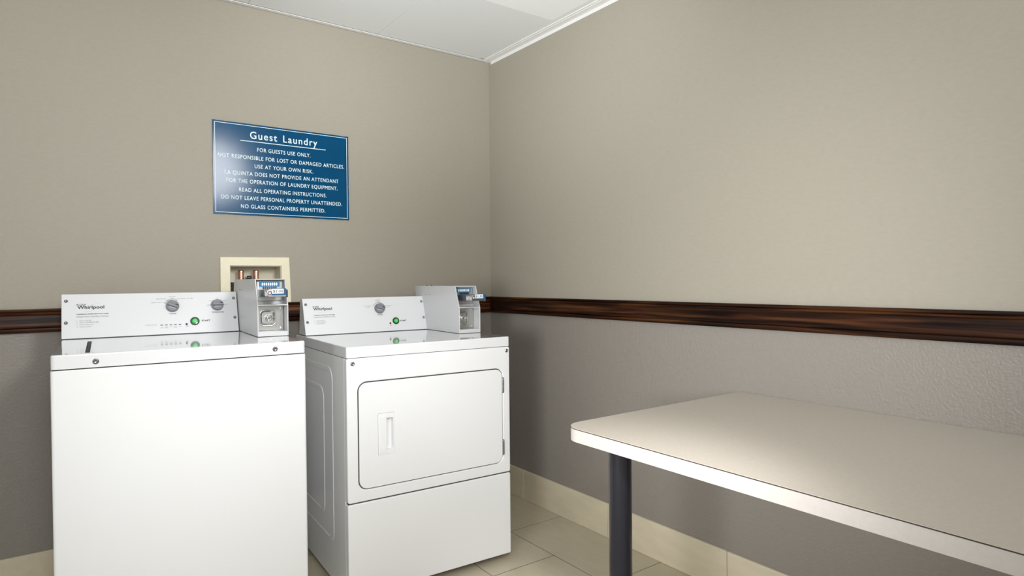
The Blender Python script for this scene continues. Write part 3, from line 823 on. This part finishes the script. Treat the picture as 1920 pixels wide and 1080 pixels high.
# upper front panel with the door opening
du0, du1, dz0, dz1, dr = 0.0400, 0.6515, 0.4085, 0.7965, 0.034
bm = bmesh.new()
addm(bm, ring_bm(rr(0, W, 0.3672, 0.8838, 0.008, 8), rr(du0, du1, dz0, dz1, dr, 8), -0.028, 0.0, 0.005, 3), FRONT)
fp = put('front_panel', bm, ENAMEL, dryer, 40)
for (u, z) in ((0.0222, 0.8646), (0.6709, 0.8670)):
    bm = bmesh.new(); addm(bm, screw_bm(0.0075, 0.0035), FRONT @ Matrix.Translation((u, z, 0))); put('screw', bm, SCREW, fp, 40)
g = 0.0032
bm = bmesh.new(); addm(bm, ring_bm(rr(du0 + 0.0001, du1 - 0.0001, dz0 + 0.0001, dz1 - 0.0001, dr, 8), rr(du0 + g - 0.0001, du1 - g + 0.0001, dz0 + g - 0.0001, dz1 - g + 0.0001, dr - g, 8), -0.027, -0.0042), FRONT)
addm(bm, prism_bm(rr(du0 + 0.001, du1 - 0.001, dz0 + 0.001, dz1 - 0.001, dr, 8), -0.027, -0.021), FRONT)
put('door_gap_shade', bm, SHADOWGAP, dryer)  # near-black ring and backing paint the shade inside the door gap
hu0, hu1, hz0, hz1 = 0.1140, 0.1765, 0.5250, 0.6760
bm = bmesh.new()
addm(bm, ring_bm(rr(du0 + g, du1 - g, dz0 + g, dz1 - g, dr - g, 8), rr(hu0, hu1, hz0, hz1, 0.003, 8), -0.019, 0.001, 0.002, 3), FRONT)
door = put('door', bm, ENAMEL, dryer, 40)
bm = bmesh.new()
addm(bm, ring_bm(rr(hu0 + 0.0003, hu1 - 0.0003, hz0 + 0.0003, hz1 - 0.0003, 0.003, 4), rr(hu0 + 0.033, hu1 - 0.0045, hz0 + 0.017, hz1 - 0.019, 0.003, 4), -0.018, 0.0022, 0.001, 2), FRONT)
addm(bm, prism_bm(rr(hu0 + 0.006, hu0 + 0.0315, hz0 + 0.008, hz1 - 0.010, 0.004, 4), 0.001, 0.0050, 0.002, 2), FRONT)
addm(bm, prism_bm(rr(hu0 + 0.030, hu1 - 0.004, hz0 + 0.012, hz1 - 0.012, 0.002, 3), -0.0185, -0.017), FRONT)
put('handle', bm, ENAMEL, door, 40)
for (za, zb2) in ((0.6970, 0.7560), (0.4425, 0.5015)):
    bm = bmesh.new()
    addm(bm, lathe_bm([(0, za), (0.0030, za), (0.0042, za + 0.002), (0.0042, (za + zb2) / 2 - 0.0012), (0.0034, (za + zb2) / 2), (0.0042, (za + zb2) / 2 + 0.0012), (0.0042, zb2 - 0.002), (0.0030, zb2), (0, zb2)], 16, cap=False),
         Matrix.Translation((du1 - 0.001, -0.0025, 0)))
    add_box(bm, du1 - 0.0072, du1 + 0.0042, -0.0008, 0.002, za - 0.002, zb2 + 0.002, mi=1)
    put('hinge', bm, [SCREW, KNOB_D], door, 35)
bm = bmesh.new()
addm(bm, prism_bm(rr(0, W, 0.0292, 0.3632, 0.008, 6), -0.028, 0.0, 0.005, 3), FRONT)
put('lower_panel', bm, ENAMEL, dryer, 40)
bm = bmesh.new(); add_box(bm, 0.004, W - 0.004, 0.006, 0.029, 0.3618, 0.3690); add_box(bm, 0.02, W - 0.02, 0.02, 0.029, 0.026, 0.04)
put('panel_gap_shade', bm, SHADOWGAP, dryer)  # dark strips put in as the shade between and below the front panels
con, F = console(dryer, 0.5622, DZ, 0.6129, 1.0833, 0.0119, 0.5850, 0.648)
for (u, t) in ((0.0250, 0.1397), (0.0253, 0.0598), (0.5735, 0.1397), (0.5740, 0.0604)): console_screw(con, F, u, t)
dial(con, F, 0.3574, 0.111, 0.0240, math.radians(-17))
start_button(con, F, 0.4302, 0.0491)
Z = F @ Matrix.Translation((0, 0, 0.0003))
bm = bmesh.new(); brand_mark(bm, F, 0.0554, 0.1122, 0.0816, 0.0125); put('logo', bm, [INK, INKL], con)
bm = bmesh.new()
add_text(bm, 'COMMERCIAL DRYER HEAVY DUTY SERIES', 0.0545, 0.0885, 0.0030, Z, width=0.0925, mi=0, bold=0.0003)
add_text(bm, 'OPERATING INSTRUCTIONS', 0.0540, 0.0785, 0.0052, Z, width=0.0945, mi=1)
for i, (tt, ln, w) in enumerate(((0.0640, 'Select CYCLE', 0.034), (0.0570, 'Insert Payment', 0.042), (0.0497, 'Press START', 0.034))):
    add_text(bm, '%d.' % (i + 1), 0.0546, tt, 0.0040, Z, mi=1); add_text(bm, ln, 0.0640, tt, 0.0040, Z, width=w, mi=1)
put('instruction_print', bm, [INK, INKG], con)
bm = bmesh.new()
add_text(bm, 'CYCLES', 0.356, 0.0790, 0.0044, Z, width=0.0235, align='C', bold=0.0002); put('dial_caption', bm, INK, con)
bm = bmesh.new()
for (u, t, a, b_) in ((0.3552, 0.1512, 'NORMAL', 'MEDIUM'), (0.3040, 0.1235, 'HEAVY DUTY', 'HIGH'), (0.4025, 0.1225, 'DELICATES', 'LOW')):
    add_text(bm, a, u, t, 0.0034, Z, width=0.0037 * len(a), align='C', mi=1); add_text(bm, b_, u, t - 0.0062, 0.0034, Z, width=0.0037 * len(b_), align='C', mi=1)
stroke(bm, arc_pts(0.3574, 0.111, 0.0295, 0.0295, 28, 152, 24), 0.0011, Z, 0)
for a in (28, 90, 152):
    addm(bm, prism_bm(arc_pts(0.3574 + 0.0295 * math.cos(math.radians(a)), 0.111 + 0.0295 * math.sin(math.radians(a)), 0.0016, 0.0016, 0, 330, 11), 0, 0.0002), Z, 0)
put('cycle_print', bm, [INK, INKG], con)
bm = bmesh.new(); add_text(bm, 'START', 0.4530, 0.0455, 0.0062, Z, width=0.0295, bold=0.0006); put('start_print', bm, INK, con)
bm = bmesh.new()
add_text(bm, 'IN', 0.4022, 0.0300, 0.0026, Z, width=0.006, align='C', mi=1); add_text(bm, 'USE', 0.4022, 0.0262, 0.0026, Z, width=0.009, align='C', mi=1)
put('lamp_print', bm, [INK, INKG], con)
bm = bmesh.new(); addm(bm, lathe_bm([(0.0045, 0), (0.0045, 0.001), (0.0028, 0.0024), (0, 0.0026)], 18), F @ Matrix.Translation((0.4018, 0.0391, 0)))
put('indicator_lamp', bm, REDLED, con, 35)
coin_box(dryer, DZ, '$1.50')
for (u, v) in ((0.09, 0.13), (W - 0.09, 0.13), (0.05, D - 0.05), (W - 0.05, D - 0.05)):
    bm = bmesh.new(); addm(bm, lathe_bm([(0.022, 0), (0.022, 0.008), (0.008, 0.010), (0.008, 0.030)], 16), Matrix.Translation((u, v, 0)))
    put('foot', bm, BLACKR, dryer, 35)

# ------------------------------------------------------------------ folding table
TY0, TY1, TX0, TX1, TT, TB = -3.45, -1.600, -0.843, -0.002, 0.7480, 0.7105
tx, ty = (TX0 + TX1) / 2, (TY0 + TY1) / 2
table = thing('laundry_table', 'beige laminate laundry table with rounded corner and black tube leg against the right wall', 'table', (tx, ty, 0))
out = rr(TX0 - tx, TX1 - tx, TY0 - ty, TY1 - ty, [0.062, 0.002, 0.002, 0.062], 12)
inn = rr(TX0 - tx + 0.0012, TX1 - tx - 0.0012, TY0 - ty + 0.0012, TY1 - ty - 0.0012, [0.061, 0.002, 0.002, 0.061], 12)
bm = bmesh.new(); addm(bm, prism_bm(inn, TB + 0.001, TT - 0.0012)); tabletop = obj('tabletop', bm, LAMINATE, table, 30)
bm = bmesh.new(); addm(bm, prism_bm(out, TT - 0.0012, TT)); obj('laminate_sheet', bm, [LAMINATE], tabletop, 30)
bm = bmesh.new(); addm(bm, ring_bm(out, inn, TB, TT - 0.0033)); eb = obj('edging', bm, EDGING, tabletop, 30); eb['label'] = 'pale edging strip'
bm = bmesh.new(); addm(bm, ring_bm(rr(TX0 - tx - 0.0003, TX1 - tx, TY0 - ty - 0.0003, TY1 - ty + 0.0003, [0.0623, 0.002, 0.002, 0.0623], 12), inn, TT - 0.0033, TT - 0.0010)); obj('edge_line', bm, EDGELINE, tabletop, 30)
for (lx, ly) in ((-0.789, -1.773), (-0.789, -3.26)):
    bm = bmesh.new()
    addm(bm, lathe_bm([(0.0301, 0.012), (0.0301, TB)], 40), Matrix.Translation((lx - tx, ly - ty, 0)))
    lg = obj('leg', bm, LEGBLACK, table, 35)
    bm = bmesh.new(); addm(bm, lathe_bm([(0.029, 0), (0.033, 0.002), (0.033, 0.010), (0.0303, 0.014)], 32), Matrix.Translation((lx - tx, ly - ty, 0)))
    obj('foot_cap', bm, BLACKR, lg, 35)
bm = bmesh.new(); add_box(bm, TX1 - tx - 0.03, TX1 - tx, TY0 - ty + 0.05, TY1 - ty - 0.05, TB - 0.06, TB, 0.002, 1)
obj('wall_cleat', bm, EDGING, table)
